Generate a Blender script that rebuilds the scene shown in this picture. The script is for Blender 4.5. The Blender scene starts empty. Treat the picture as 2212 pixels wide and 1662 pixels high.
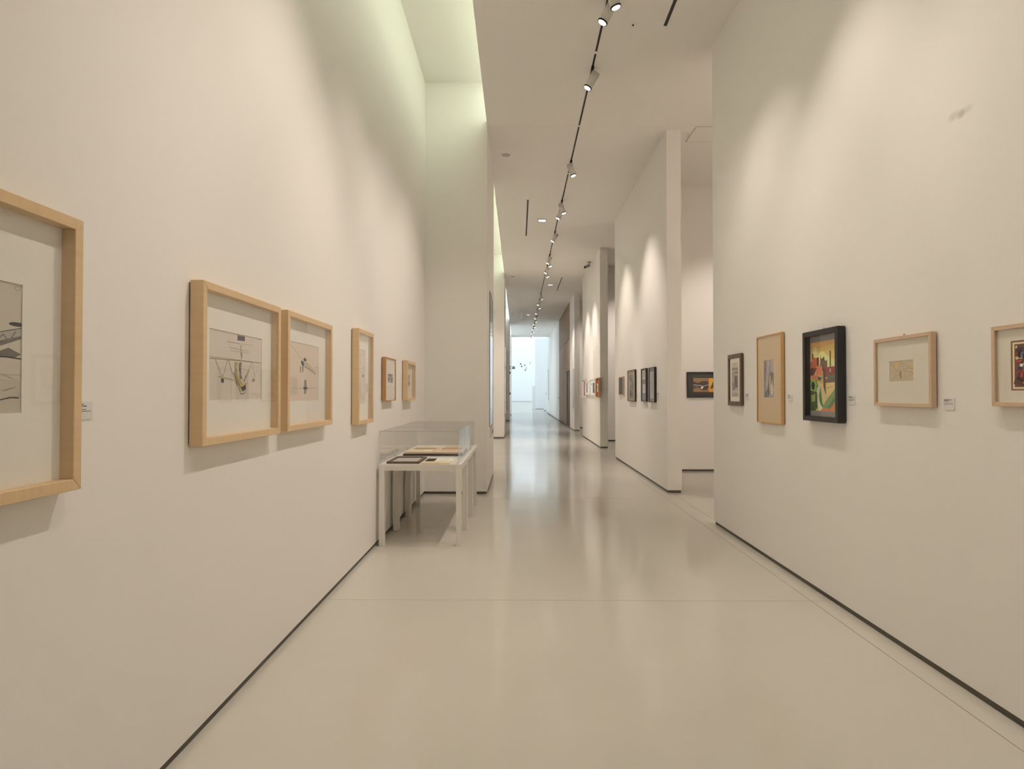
import bpy, math, random
from mathutils import Vector, Matrix
random.seed(7)
SC = bpy.context.scene
COL = SC.collection
# ------------------------------------------------------------------ camera
F, CX, CY, EYE = 1340.0, 1106.0, 831.0, 1.45
YAW, PIT = math.radians(0.56), math.radians(0.82)
cam_data = bpy.data.cameras.new('camera')
cam_data.sensor_fit = 'HORIZONTAL'; cam_data.sensor_width = 36.0
cam_data.lens = F / 2212.0 * 36.0
cam_data.clip_start = 0.05; cam_data.clip_end = 300
cam = bpy.data.objects.new('camera', cam_data); COL.objects.link(cam)
cam.location = (0, 0, EYE); cam.rotation_euler = (math.pi/2 + PIT, 0, YAW)
SC.camera = cam
_f = Vector((-math.sin(YAW)*math.cos(PIT), math.cos(YAW)*math.cos(PIT), math.sin(PIT)))
_r = Vector((math.cos(YAW), math.sin(YAW), 0)); _u = _r.cross(_f)
def ray(px, py): return _f*F + _r*(px-CX) - _u*(py-CY)
def on_x(px, py, X): d = ray(px, py); t = X/d.x; return Vector((X, d.y*t, EYE+d.z*t))
def on_y(px, py, Y): d = ray(px, py); t = Y/d.y; return Vector((d.x*t, Y, EYE+d.z*t))
def on_z(px, py, Z): d = ray(px, py); t = (Z-EYE)/d.z; return Vector((d.x*t, d.y*t, Z))
# ------------------------------------------------------------------ world, exposure
w = bpy.data.worlds.new('world'); SC.world = w; w.use_nodes = True
w.node_tree.nodes['Background'].inputs[0].default_value = (0.75, 0.86, 1.0, 1)
w.node_tree.nodes['Background'].inputs[1].default_value = 0.3
vs = SC.view_settings
vs.view_transform = 'Standard'; vs.look = 'None'; vs.gamma = 1.0; vs.exposure = 0.56; vs.use_curve_mapping = False
WARM = (1.0, 0.87, 0.775)
SPOT_W = 105.0            # power of one track spot
COVE = 1.18                # brightness of the skylight strips
HALL = 0.90                # brightness of the hall's luminous ceiling
SC.cycles.transparent_max_bounces = 40; SC.cycles.max_bounces = 7; SC.cycles.diffuse_bounces = 5; SC.cycles.glossy_bounces = 4
SC.cycles.caustics_reflective = False; SC.cycles.caustics_refractive = False; SC.cycles.use_adaptive_sampling = True; SC.cycles.adaptive_threshold = 0.10; SC.cycles.adaptive_min_samples = 16
# ------------------------------------------------------------------ dimensions
XL, XR, XR2, XP = -1.35, 2.18, 2.39, -0.448
ZC, ZS = 5.33, 5.97
Y0 = -4.0
# ------------------------------------------------------------------ materials
def mat(name, color, rough=0.6, metal=0.0, spec=0.5, noise=None, bump=None, coat=0.0, emit=None):
    m = bpy.data.materials.new(name); m.use_nodes = True
    nt = m.node_tree; b = nt.nodes['Principled BSDF']
    b.inputs['Base Color'].default_value = (*color, 1); b.inputs['Roughness'].default_value = rough
    b.inputs['Metallic'].default_value = metal; b.inputs['Specular IOR Level'].default_value = spec
    b.inputs['Coat Weight'].default_value = coat
    if emit:
        b.inputs['Emission Color'].default_value = (*emit[0], 1); b.inputs['Emission Strength'].default_value = emit[1]
    if noise or bump:
        tc = nt.nodes.new('ShaderNodeTexCoord')
    if noise:                                    # (scale xyz, amount)
        mp = nt.nodes.new('ShaderNodeMapping'); mp.inputs['Scale'].default_value = noise[0]
        nz = nt.nodes.new('ShaderNodeTexNoise'); nz.inputs['Scale'].default_value = 1.0; nz.inputs['Detail'].default_value = 6
        mx = nt.nodes.new('ShaderNodeMix'); mx.data_type = 'RGBA'
        a = noise[1]
        mx.inputs['A'].default_value = (*[min(1, c*(1-a)) for c in color], 1)
        mx.inputs['B'].default_value = (*[min(1, c*(1+a)) for c in color], 1)
        nt.links.new(tc.outputs['Object'], mp.inputs['Vector']); nt.links.new(mp.outputs[0], nz.inputs['Vector'])
        nt.links.new(nz.outputs['Fac'], mx.inputs['Factor']); nt.links.new(mx.outputs['Result'], b.inputs['Base Color'])
    if bump:                                     # (scale, strength)
        n2 = nt.nodes.new('ShaderNodeTexNoise'); n2.inputs['Scale'].default_value = bump[0]; n2.inputs['Detail'].default_value = 3
        bp = nt.nodes.new('ShaderNodeBump'); bp.inputs['Strength'].default_value = bump[1]; bp.inputs['Distance'].default_value = 0.01
        nt.links.new(tc.outputs['Object'], n2.inputs['Vector']); nt.links.new(n2.outputs['Fac'], bp.inputs['Height'])
        nt.links.new(bp.outputs[0], b.inputs['Normal'])
    return m
M = {}
M['wall'] = mat('wall_paint', (0.915, 0.89, 0.85), 0.55, noise=((0.7, 0.7, 0.7), 0.015), bump=(90, 0.03))
M['ceiling'] = mat('ceiling_paint', (0.915, 0.89, 0.85), 0.7, noise=((0.5, 0.5, 0.5), 0.012))
M['base'] = mat('shadow_gap_metal', (0.105, 0.095, 0.075), 0.5)
M['oak'] = mat('pale_limewood', (0.78, 0.57, 0.33), 0.45, noise=((3, 3, 38), 0.10))
M['oak_h'] = mat('pale_limewood_rail', (0.78, 0.57, 0.33), 0.45, noise=((38, 3, 3), 0.10))
M['honey'] = mat('honey_beech', (0.60, 0.31, 0.12), 0.42, noise=((4, 4, 40), 0.10))
M['tan_oak'] = mat('tan_oak', (0.66, 0.41, 0.18), 0.42, noise=((4, 4, 40), 0.08))
M['pink_oak'] = mat('pale_pinkish_ash', (0.70, 0.52, 0.36), 0.5, noise=((4, 4, 40), 0.08))
M['walnut'] = mat('brown_stained_wood', (0.135, 0.080, 0.050), 0.45, noise=((4, 4, 40), 0.15))
M['black'] = mat('black_lacquer', (0.018, 0.018, 0.018), 0.4)
M['blackish'] = mat('dark_brown_lacquer', (0.035, 0.026, 0.022), 0.4)
M['matboard'] = mat('cream_matboard', (0.94, 0.91, 0.83), 0.8)
M['mat_cream'] = mat('ivory_matboard', (0.88, 0.84, 0.73), 0.8)
M['mat_tan'] = mat('tan_matboard', (0.74, 0.56, 0.33), 0.8)
M['mat_dark'] = mat('charcoal_matboard', (0.03, 0.028, 0.026), 0.8)
M['mat_grey'] = mat('grey_matboard', (0.35, 0.34, 0.33), 0.8)
M['white'] = mat('white_card', (0.80, 0.79, 0.78), 0.6)
M['white_paint'] = mat('white_lacquered_wood', (0.88, 0.85, 0.79), 0.4)
M['lamp_white'] = mat('lamp_white_enamel', (0.75, 0.72, 0.67), 0.4)
M['dark'] = mat('black_plastic', (0.01, 0.01, 0.01), 0.5)
M['grille'] = mat('speaker_mesh', (0.55, 0.52, 0.48), 0.7)
M['ink'] = mat('black_ink', (0.03, 0.03, 0.03), 0.8)
M['steel'] = mat('brushed_steel', (0.5, 0.5, 0.5), 0.35, metal=1)
M['panel_dark'] = mat('glossy_dark_panel', (0.14, 0.12, 0.11), 0.10, coat=0.6)
M['plank'] = mat('weathered_oak_boards', (0.34, 0.235, 0.145), 0.6, noise=((6, 6, 0.8), 0.30))
M['door'] = mat('dark_wood_door', (0.06, 0.04, 0.028), 0.5, noise=((10, 10, 1), 0.2))
M['lens'] = mat('lamp_lens', (0.9, 0.9, 0.9), 0.3, emit=((1.0, 0.92, 0.78), 14.0))
M['cool_lens'] = mat('cool_diffuser', (0.8, 0.85, 0.9), 0.3, emit=((0.72, 0.85, 1.0), 0.9))
M['sky_glass'] = mat('skylight_diffuser', (0.8, 0.85, 0.75), 0.5, emit=((0.90, 1.0, 0.80), COVE))
M['sky_glass_cool'] = mat('daylight_diffuser', (0.8, 0.85, 0.85), 0.5, emit=((0.80, 0.93, 1.0), COVE*1.5))
M['hall_light'] = mat('luminous_ceiling', (0.9, 0.9, 0.9), 0.5, emit=((0.76, 0.90, 1.0), HALL))
M['win_added'] = mat('added_window_glow', (0.8, 0.85, 0.9), 0.4, emit=((0.74, 0.89, 1.0), 0.58))  # glow of the window added in the last left bay
M['hall_wall'] = mat('hall_white_paint', (0.86, 0.87, 0.88), 0.6)
M['green_sign'] = mat('dark_green_sign', (0.02, 0.075, 0.045), 0.5)
def glass_mat(name, tint=(1, 1, 1), rough=0.0, ior=1.47):
    m = bpy.data.materials.new(name); m.use_nodes = True; nt = m.node_tree
    nt.nodes.clear()
    out = nt.nodes.new('ShaderNodeOutputMaterial'); tr = nt.nodes.new('ShaderNodeBsdfTransparent'); tr.inputs[0].default_value = (*tint, 1)
    gl = nt.nodes.new('ShaderNodeBsdfGlossy'); gl.inputs['Roughness'].default_value = rough
    fr = nt.nodes.new('ShaderNodeFresnel'); fr.inputs['IOR'].default_value = ior; ge = nt.nodes.new('ShaderNodeNewGeometry')
    iv = nt.nodes.new('ShaderNodeMath'); iv.operation = 'SUBTRACT'; iv.inputs[0].default_value = 1.0
    ml = nt.nodes.new('ShaderNodeMath'); ml.operation = 'MULTIPLY'      # the pane's outer skin carries its reflection
    mx = nt.nodes.new('ShaderNodeMixShader')
    nt.links.new(ge.outputs['Backfacing'], iv.inputs[1]); nt.links.new(iv.outputs[0], ml.inputs[0]); nt.links.new(fr.outputs[0], ml.inputs[1])
    nt.links.new(ml.outputs[0], mx.inputs[0]); nt.links.new(tr.outputs[0], mx.inputs[1]); nt.links.new(gl.outputs[0], mx.inputs[2])
    nt.links.new(mx.outputs[0], out.inputs['Surface'])
    return m
M['glass'] = glass_mat('picture_glass', ior=1.45)
M['acrylic'] = glass_mat('clear_acrylic', (0.995, 0.997, 0.995), 0.01, 1.42)
def floor_mat():
    m = mat('polished_resin_floor', (0.60, 0.555, 0.465), 0.2)
    nt = m.node_tree; b = nt.nodes['Principled BSDF']
    tc = nt.nodes.new('ShaderNodeTexCoord')
    n1 = nt.nodes.new('ShaderNodeTexNoise'); n1.inputs['Scale'].default_value = 1.3; n1.inputs['Detail'].default_value = 5
    n2 = nt.nodes.new('ShaderNodeTexNoise'); n2.inputs['Scale'].default_value = 1.1; n2.inputs['Detail'].default_value = 4
    vo = nt.nodes.new('ShaderNodeTexVoronoi'); vo.inputs['Scale'].default_value = 2.2
    for n in (n1, n2, vo): nt.links.new(tc.outputs['Object'], n.inputs['Vector'])
    mx = nt.nodes.new('ShaderNodeMix'); mx.data_type = 'RGBA'
    mx.inputs['A'].default_value = (0.67, 0.635, 0.560, 1); mx.inputs['B'].default_value = (0.73, 0.692, 0.615, 1)
    nt.links.new(n1.outputs['Fac'], mx.inputs['Factor'])
    lt = nt.nodes.new('ShaderNodeMath'); lt.operation = 'LESS_THAN'; lt.inputs[1].default_value = 0.007   # sparse specks of grit
    nt.links.new(vo.outputs['Distance'], lt.inputs[0])
    m2 = nt.nodes.new('ShaderNodeMix'); m2.data_type = 'RGBA'; m2.inputs['B'].default_value = (0.25, 0.21, 0.16, 1)
    nt.links.new(lt.outputs[0], m2.inputs['Factor']); nt.links.new(mx.outputs['Result'], m2.inputs['A'])
    nt.nodes.remove(b)                           # resin: matt body under a thin clear glossy coat
    df = nt.nodes.new('ShaderNodeBsdfDiffuse'); gl = nt.nodes.new('ShaderNodeBsdfGlossy'); gl.distribution = 'GGX'
    fr = nt.nodes.new('ShaderNodeFresnel'); fr.inputs['IOR'].default_value = 1.46
    mr = nt.nodes.new('ShaderNodeMapRange'); mr.inputs['To Min'].default_value = 0.09; mr.inputs['To Max'].default_value = 0.14
    ms = nt.nodes.new('ShaderNodeMixShader'); out = nt.nodes['Material Output']
    nt.links.new(n2.outputs['Fac'], mr.inputs['Value']); nt.links.new(mr.outputs[0], gl.inputs['Roughness'])
    nt.links.new(m2.outputs['Result'], df.inputs['Color'])
    mn = nt.nodes.new('ShaderNodeMath'); mn.operation = 'MINIMUM'; mn.inputs[1].default_value = 0.70   # caps the coat's reflection at grazing angles
    nt.links.new(fr.outputs[0], mn.inputs[0])
    nt.links.new(mn.outputs[0], ms.inputs[0]); nt.links.new(df.outputs[0], ms.inputs[1]); nt.links.new(gl.outputs[0], ms.inputs[2])
    nt.links.new(ms.outputs[0], out.inputs['Surface'])
    return m
M['floor'] = floor_mat()
M['joint'] = mat('joint_sealant', (0.24, 0.19, 0.13), 0.6)
def spotted_wall():
    m = M['wall'].copy(); m.name = 'wall_paint_spotted'; nt = m.node_tree; b = nt.nodes['Principled BSDF']
    src = b.inputs['Base Color'].links[0].from_socket
    tc = nt.nodes.new('ShaderNodeTexCoord'); prev = src
    for px, py, sx, sz, a in ((2076, 246, 9, 11, 0.36), (2088, 237, 13, 10, 0.15), (2060, 251, 13, 11, 0.22)):  # soft darker spots high on the near right wall
        c = on_x(px, py, XR); k = 3.1/F
        su = nt.nodes.new('ShaderNodeVectorMath'); su.operation = 'SUBTRACT'; su.inputs[1].default_value = c
        dv = nt.nodes.new('ShaderNodeVectorMath'); dv.operation = 'DIVIDE'; dv.inputs[1].default_value = (10, sx*k*1.5, sz*k)
        ln = nt.nodes.new('ShaderNodeVectorMath'); ln.operation = 'LENGTH'
        mr = nt.nodes.new('ShaderNodeMapRange'); mr.interpolation_type = 'SMOOTHSTEP'
        mr.inputs['From Min'].default_value = 0.3; mr.inputs['From Max'].default_value = 1.2
        mr.inputs['To Min'].default_value = a; mr.inputs['To Max'].default_value = 0
        mx = nt.nodes.new('ShaderNodeMix'); mx.data_type = 'RGBA'; mx.inputs['B'].default_value = (0.22, 0.19, 0.14, 1)
        nt.links.new(tc.outputs['Object'], su.inputs[0]); nt.links.new(su.outputs[0], dv.inputs[0])
        nt.links.new(dv.outputs[0], ln.inputs[0]); nt.links.new(ln.outputs['Value'], mr.inputs['Value'])
        nt.links.new(mr.outputs[0], mx.inputs['Factor']); nt.links.new(prev, mx.inputs['A']); prev = mx.outputs['Result']
    nt.links.new(prev, b.inputs['Base Color'])
    return m
M['wall_spots'] = spotted_wall()
_cc = {}
def cmat(c, rough=0.85):
    k = (tuple(round(x, 3) for x in c), rough)
    if k not in _cc: _cc[k] = mat('pigment', k[0], rough)
    return _cc[k]
def srgb(r, g, b):
    f = lambda c: (c/255/12.92) if c/255 <= 0.04045 else ((c/255+0.055)/1.055)**2.4
    return (min(0.93, f(r)/0.74), min(0.93, f(g)/0.63), min(0.93, f(b)/0.50))      # pigment under the gallery's warm light
# ------------------------------------------------------------------ mesh helpers
class MB:
    def __init__(s): s.v = []; s.f = []; s.mi = []; s.mats = []
    def slot(s, m):
        if m not in s.mats: s.mats.append(m)
        return s.mats.index(m)
    def poly(s, pts, m=None):
        n = len(s.v); s.v += [tuple(p) for p in pts]; s.f.append(tuple(range(n, n+len(pts)))); s.mi.append(s.slot(m) if m else 0); return s
    def hexa(s, p, m=None):                       # 8 corners: bottom 0-3, top 4-7
        n = len(s.v); s.v += [tuple(q) for q in p]
        for f in ((3, 2, 1, 0), (4, 5, 6, 7), (0, 1, 5, 4), (1, 2, 6, 5), (2, 3, 7, 6), (3, 0, 4, 7)):
            s.f.append(tuple(n+i for i in f)); s.mi.append(s.slot(m) if m else 0)
        return s
    def box(s, x0, x1, y0, y1, z0, z1, m=None):
        x0, x1 = sorted((x0, x1)); y0, y1 = sorted((y0, y1)); z0, z1 = sorted((z0, z1))
        return s.hexa(((x0, y0, z0), (x1, y0, z0), (x1, y1, z0), (x0, y1, z0), (x0, y0, z1), (x1, y0, z1), (x1, y1, z1), (x0, y1, z1)), m)
    def cyl(s, a, b, r0, r1=None, n=24, m=None, caps=True):
        r1 = r0 if r1 is None else r1; a = Vector(a); b = Vector(b); d = (b-a).normalized()
        e = d.orthogonal().normalized(); g = d.cross(e); k = len(s.v)
        for c, r in ((a, r0), (b, r1)):
            for i in range(n):
                t = 2*math.pi*i/n; s.v.append(tuple(c + e*math.cos(t)*r + g*math.sin(t)*r))
        mi = s.slot(m) if m else 0
        for i in range(n):
            j = (i+1) % n; s.f.append((k+i, k+j, k+n+j, k+n+i)); s.mi.append(mi)
        if caps:
            s.f.append(tuple(k+n-1-i for i in range(n))); s.mi.append(mi); s.f.append(tuple(k+n+i for i in range(n))); s.mi.append(mi)
        return s
    def build(s, name, m=None, parent=None, smooth=False):
        me = bpy.data.meshes.new(name); me.from_pydata(s.v, [], s.f)
        for q in ([m] if m else s.mats): me.materials.append(q)
        if not m:
            for p, i in zip(me.polygons, s.mi): p.material_index = i
        if smooth:
            for p in me.polygons: p.use_smooth = len(p.vertices) == 4
        me.update()
        o = bpy.data.objects.new(name, me); COL.objects.link(o)
        if parent: o.parent = parent
        return o
def tag(o, label=None, cat=None, group=None, kind=None):
    if label: o['label'] = label
    if cat: o['category'] = cat
    if group: o['group'] = group
    if kind: o['kind'] = kind
    return o
def empty(name, loc, rz=0.0, label=None, cat=None, group=None):
    o = bpy.data.objects.new(name, None); COL.objects.link(o); o.empty_display_size = 0.1
    o.location = loc; o.rotation_euler = (0, 0, rz)
    return tag(o, label, cat, group)
def struct(name, mb, m=None, label=None): return tag(mb.build(name, m), label, None, None, 'structure')
def box(*a): return MB().box(*a)
# ------------------------------------------------------------------ floor
xs = [XL-0.25, 2.045, 2.245, 7.0]
ys = [Y0, 4.37, 8.62, 11.6, 15.6, 19.6, 23.6, 27.6, 31.6, 35.6, 39.6, 44.0]
g = 0.0022
fl = struct('floor', box(XL-0.25, 7.0, Y0, 44.0, -0.12, -0.0012), M['joint'], 'pale polished resin floor of the gallery')
for i in range(3):
    for j in range(len(ys)-1):
        if i == 1 and j > 8: continue
        box(xs[i]+g*(i > 0), xs[i+1]-g*(i < 2), ys[j]+g*(j > 0), ys[j+1]-g*(j < len(ys)-2), -0.1, 0.0).build('floor_slab', M['floor'], fl)
struct('floor', box(-8, 12, 44.002, 110.2, -0.12, 0.0), M['floor'], 'pale floor of the bright hall at the far end')
# ------------------------------------------------------------------ walls
BH = 0.036
def wall(name, x0, x1, y0, y1, z1, label, m='wall', bb=True, side='left', z0=BH):
    o = struct(name, box(x0, x1, y0, y1, z0 if bb else 0.0, z1), M[m], label)
    if bb:
        i = 0.012
        struct('baseboard_'+side, box(x0+i, x1-i, y0+i, y1-i, 0, BH), M['base'], 'dark recessed shadow gap under '+label)
    return o
wall('wall_left', XL-0.25, XL, Y0, 44.0, ZS, 'long white left wall hung with pale wooden frames')
PIERS = [(8.95, 11.35), (20.1, 22.4), (32.8, 35.0), (41.6, 43.6)]
nth = ['nearest', 'second', 'third', 'farthest']
for (a, b), s in zip(PIERS, nth):
    wall('wall_left', XL, XP, a, b, ZS, s+' white pier standing out from the left wall')
wall('wall_right', XR, XR2, Y0, 6.94, ZC, 'near white right wall with five framed pictures', 'wall_spots', side='right')
wall('wall_right', XR, XR2, 9.09, 13.95, ZC, 'white partition with four small dark frames', side='right')
wall('wall_right', XR, XR2, 16.5, 21.0, ZC, 'white partition with red and white framed works', side='right')
wall('wall_right', XR, XR2, 24.0, 26.1, ZC, 'white partition with a tall white text panel', side='right')
wr = wall('wall_right', XR+0.05, XR2, 26.1, 33.0, ZC, 'wall clad in weathered brown boards', 'door', side='right')
wall('wall_right', XR, XR2, 33.0, 47.5, 8.0, 'white right wall beside the bright hall', side='right')
# boards of the clad wall
n = 12; bw = 6.9/n
for k in range(n):
    a = 26.1+k*bw
    box(XR, XR+0.05, a+0.006, a+bw-0.006, 3.76, ZC-0.004).build('plank', M['plank'], wr)
    if 26.35 < a+bw/2 < 27.75: box(XR, XR+0.05, a+0.006, a+bw-0.006, 2.42, 3.74).build('plank', M['plank'], wr)
    else: box(XR, XR+0.05, a+0.006, a+bw-0.006, BH, 3.74).build('plank', M['plank'], wr)
d1 = struct('door_1', box(XR+0.035, XR+0.05, 26.1+bw, 26.1+3*bw, 0.01, 2.41), M['door'], 'dark doorway in the boarded wall')
MB().cyl((XR+0.005, 26.1+3*bw-0.12, 1.03), (XR+0.036, 26.1+3*bw-0.12, 1.03), 0.012, n=12).build('door_handle', M['steel'], d1)
# side rooms behind the right partitions
wall('wall_back', XR2, 7.0, 11.6, 11.8, ZC, 'white rear wall of the first side room', side='back')
wall('wall_back', XR2, 7.0, 18.9, 19.1, ZC, 'white rear wall of the second side room', side='back')
wall('wall_back', XR2, 7.0, 26.1, 26.3, ZC, 'white rear wall of the third side room', side='back')
wall('wall_side', 7.0, 7.2, 3.0, 26.3, ZC, 'white outer wall of the side rooms', side='side')
wall('wall_front', XR2, 7.0, 2.9, 3.0, ZC, 'white wall closing the first side room', side='front')
wall('wall_behind', XL, XR2, Y0-0.2, Y0, ZS, 'white wall behind the viewer', side='behind')
# ------------------------------------------------------------------ ceiling
YS = 8.96
TRX = 0.885
struct('ceiling', box(XP, 7.2, Y0, YS-0.002, ZC, ZC+0.08), M['ceiling'], 'near plain ceiling carrying the lighting track')
struct('ceiling', box(XP, 7.2, YS+0.002, 31.0, ZC, ZC+0.08), M['ceiling'], 'far plain ceiling beyond the thin joint')
struct('ceiling', box(XP, 3.0, 31.004, 42.6, ZC, ZC+0.08), M['ceiling'], 'last stretch of ceiling before the bright hall')
struct('ceiling', box(XL-0.25, XP+0.05, Y0, 44.0, ZS, ZS+0.1), M['ceiling'], 'raised ceiling of the light slot along the left wall')
struct('ceiling', box(0.40, 0.48, Y0, 42.6, ZC+0.08, ZS+0.1), M['ceiling'], 'upstand closing the light slot above the ceiling')
struct('ceiling', box(XP, 3.0, 42.6, 42.7, ZC, 8.0), M['hall_wall'], 'edge of the ceiling where the hall rises')
# access hatch with hairline joints in the ceiling of the opening
h = empty('access_hatch', (2.586, 8.99, ZC), 0, 'flush white ceiling hatch above the opening in the right wall', 'hatch')
for a in ((0, 0.006, 0, 0.55), (0.62, 0.626, 0, 0.55), (0, 0.626, 0, 0.006), (0, 0.626, 0.55, 0.556)):
    box(a[0], a[1], a[2], a[3], -0.0015, 0.0).build('joint', M['joint'], h)
box(0.008, 0.618, 0.008, 0.548, -0.003, 0.0).build('panel', M['ceiling'], h)
# skylight strips
edges = [Y0] + [v for p in PIERS for v in p]
for k in range(0, len(edges)-1, 2):
    a, b = edges[k]+0.02, edges[k+1]-0.02
    s = MB(); s.hexa(((XP+0.05, a, ZS-0.012), (0.40, a, 5.66), (0.40, b, 5.66), (XP+0.05, b, ZS-0.012),
                      (XP+0.05, a, ZS), (0.40, a, 5.672), (0.40, b, 5.672), (XP+0.05, b, ZS)))
    struct('window_%d' % (k//2+1), s, M['sky_glass'] if k < 4 else M['sky_glass_cool'], 'luminous skylight strip hidden above the ceiling, %s bay' % ['near', 'second', 'third', 'last'][k//2])
# assumed glowing window, added to bring bluish light into the last left bay
wd = struct('window_5', box(XL, XL+0.02, 35.4, 41.3, 0.3, 5.2), M['win_added'], 'tall glowing window added in the last bay of the left wall for bluish light')
for k in range(5): box(XL, XL+0.06, 35.3+1.475*k, 35.4+1.475*k, 0.25, 5.25).build('mullion', M['white'], wd)
for z in (0.2, 5.2): box(XL, XL+0.06, 35.4, 41.2, z, z+0.1).build('transom', M['white'], wd)
# ------------------------------------------------------------------ far hall
struct('wall_back', box(-8, 12, 110, 110.2, 0.05, 12), M['hall_wall'], 'bright white end wall of the hall')
struct('baseboard_back', box(-8, 12, 110.01, 110.2, 0, 0.3), M['mat_grey'], 'grey shadow gap under the end wall of the hall')
struct('wall_left', box(-8.2, -8, 44, 110, 0, 12), M['hall_wall'], 'left wall of the bright hall')
struct('wall_right', box(12, 12.2, 44, 110, 0, 12), M['hall_wall'], 'right wall of the bright hall')
struct('wall_front', box(-8, XL-0.25, 43.8, 44, 0, 12), M['hall_wall'], 'hall wall left of the corridor mouth')
struct('wall_front', box(XR2, 12, 43.8, 44, 0, 12), M['hall_wall'], 'hall wall right of the corridor mouth')
struct('wall_front', box(XL-0.25, XP, 43.6, 44, ZS, 12), M['hall_wall'], 'hall wall above the last pier')
struct('ceiling', box(-8, 12, 42.7, 110, 12.0, 12.2), M['hall_light'], 'luminous daylight ceiling of the hall')
p = wall('wall_back', 1.57, 4.5, 57.0, 57.3, 6.5, 'free standing white screen wall in the hall', 'hall_wall', side='hall')
# ------------------------------------------------------------------ lighting track
trk = empty('lighting_track', (TRX, 0, ZC), 0, 'thin black recessed lighting track running along the ceiling', 'track')
y = 7.02-1.94*5
while y < 41.5:
    b = min(y+1.90, 42.2); zz = 0.0
    if y < 31 < b: b = 30.96
    box(-0.011, 0.011, y+0.02, b, zz-0.005, zz+0.0).build('track_section', M['dark'], trk)
    box(-0.014, 0.014, b+0.004, b+0.052, zz-0.005, zz).build('track_joint', M['ceiling'], trk)
    y += 1.94
def aim_spot(Y, side, tY=None, tz=1.55, P=1.0, x=TRX, z=ZC, tX=None, spread=70, name=None, label=None, group='track spotlights', blend=0.85):
    if tX is None: tX = XL if side == 'L' else XR
    if tY is None: tY = Y
    root = empty('track_spotlight', (x, Y, z), 0, label, 'spotlight', group)
    piv = Vector((0, 0, -0.14))
    d = (Vector((tX-x, tY-Y, tz-z-0.14))).normalized()
    box(-0.016, 0.016, -0.045, 0.045, -0.03, -0.0052).build('adaptor', M['dark'], root)
    MB().cyl((0, 0, -0.03), (0, 0, -0.075), 0.008, n=10).build('stem', M['dark'], root)
    a = piv - d*0.085; e = piv + d*0.105
    body = MB(); body.cyl(a, e, 0.05, n=28); body.build('lamp_body', M['lamp_white'], root, smooth=True)
    MB().cyl(e, e+d*0.014, 0.052, n=28).build('bezel', M['dark'], root, smooth=True)
    ln = MB().cyl(e+d*0.0141, e+d*0.018, 0.041, 0.036, n=24).build('lens', M['lens'], root)
    L = bpy.data.lights.new('spot', 'SPOT'); L.energy = SPOT_W*P; L.color = WARM; L.spot_size = math.radians(spread); L.spot_blend = blend
    L.shadow_soft_size = 0.022
    lo = bpy.data.objects.new('spot_beam', L); COL.objects.link(lo); lo.parent = root
    lo.location = e + d*0.06; lo.rotation_euler = d.to_track_quat('-Z', 'Y').to_euler()
    return root
def nm(Y, s): return None
SP = [  # Y, side, target Y, power, label
 (-1.6, 'L', -1.2, 0.8, 'white spotlight on the track far behind the viewer, turned to the left wall'),
 (-1.3, 'R', -1.0, 1.0, 'white spotlight on the track far behind the viewer, turned to the right wall'),
 (1.2, 'L', 1.3, 0.7, 'white track spotlight lighting the left edge of the left wall'),
 (0.7, 'R', 1.0, 0.8, 'white track spotlight lighting the right wall beside the viewer'),
 (2.4, 'R', 2.5, 0.9, 'white track spotlight lighting the colourful picture cut by the right edge'),
 (3.4, 'L', 3.4, 1.75, 'white track spotlight lighting the pair of flying machine drawings'),
 (3.94, 'R', 3.9, 1.25, 'white track spotlight lighting the small landscape drawing and the black frame'),
 (5.05, 'L', 5.2, 0.9, 'white track spotlight lighting the narrow tall frame on the left wall'),
 (5.36, 'R', 5.3, 0.86, 'white track spotlight lighting the tall tan matted picture'),
 (5.78, 'R', 6.2, 0.35, 'lit spotlight cut by the top edge of the picture'),
 (6.03, 'L', 6.5, 1.0, 'lit spotlight nearest the top edge of the picture, glowing lens seen whole'),
 (7.34, 'L', 7.6, 0.95, 'second lit spotlight from the top on the black track'),
 (10.3, 'R', 10.2, 0.72, 'white spotlight below the ceiling joint, turned to the right'),
 (12.45, 'R', 12.5, 0.72, 'front one of the close pair of spotlights beside the square downlight'),
 (12.85, 'L', 13.0, 0.8, 'rear one of the close pair of spotlights beside the square downlight'),
 (14.8, 'L', 15.0, 0.9, 'single spotlight just past the end of the black air slot'),
 (17.3, 'L', 17.6, 0.8, 'front one of the second cluster of spotlights along the track'),
 (17.7, 'R', 17.6, 1.0, 'second one of the second cluster of spotlights along the track'),
 (18.7, 'L', 19.0, 0.8, 'third one of the second cluster of spotlights along the track'),
 (19.3, 'R', 19.5, 1.0, 'rearmost one of the second cluster of spotlights along the track'),
 (23.9, 'R', 24.8, 1.0, 'spotlight level with the third air slot'),
 (25.5, 'L', 26.0, 0.8, 'spotlight before the boarded wall, turned left'),
 (26.5, 'R', 26.6, 0.35, 'spotlight beside the start of the boarded wall'),
 (28.4, 'L', 28.4, 0.7, 'spotlight beside the middle of the boarded wall, turned left')]
for Y, s, tY, P, lb in SP: aim_spot(Y, s, tY, P=P*((0.83 if s == 'L' else 0.62) if Y < 9 else 1.9), label=lb, z=ZC if Y < YS else ZC)
for k in range(9):
    aim_spot(30.2+1.3*k, 'LR'[k % 2], P=0.25, z=(ZC if 30.2+1.3*k < 31 else ZC), label='tiny spotlight in the far cluster, %s from its near end' % ['first','second','third','fourth','fifth','sixth','seventh','eighth','ninth'][k], group='far cluster of spotlights')
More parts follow.
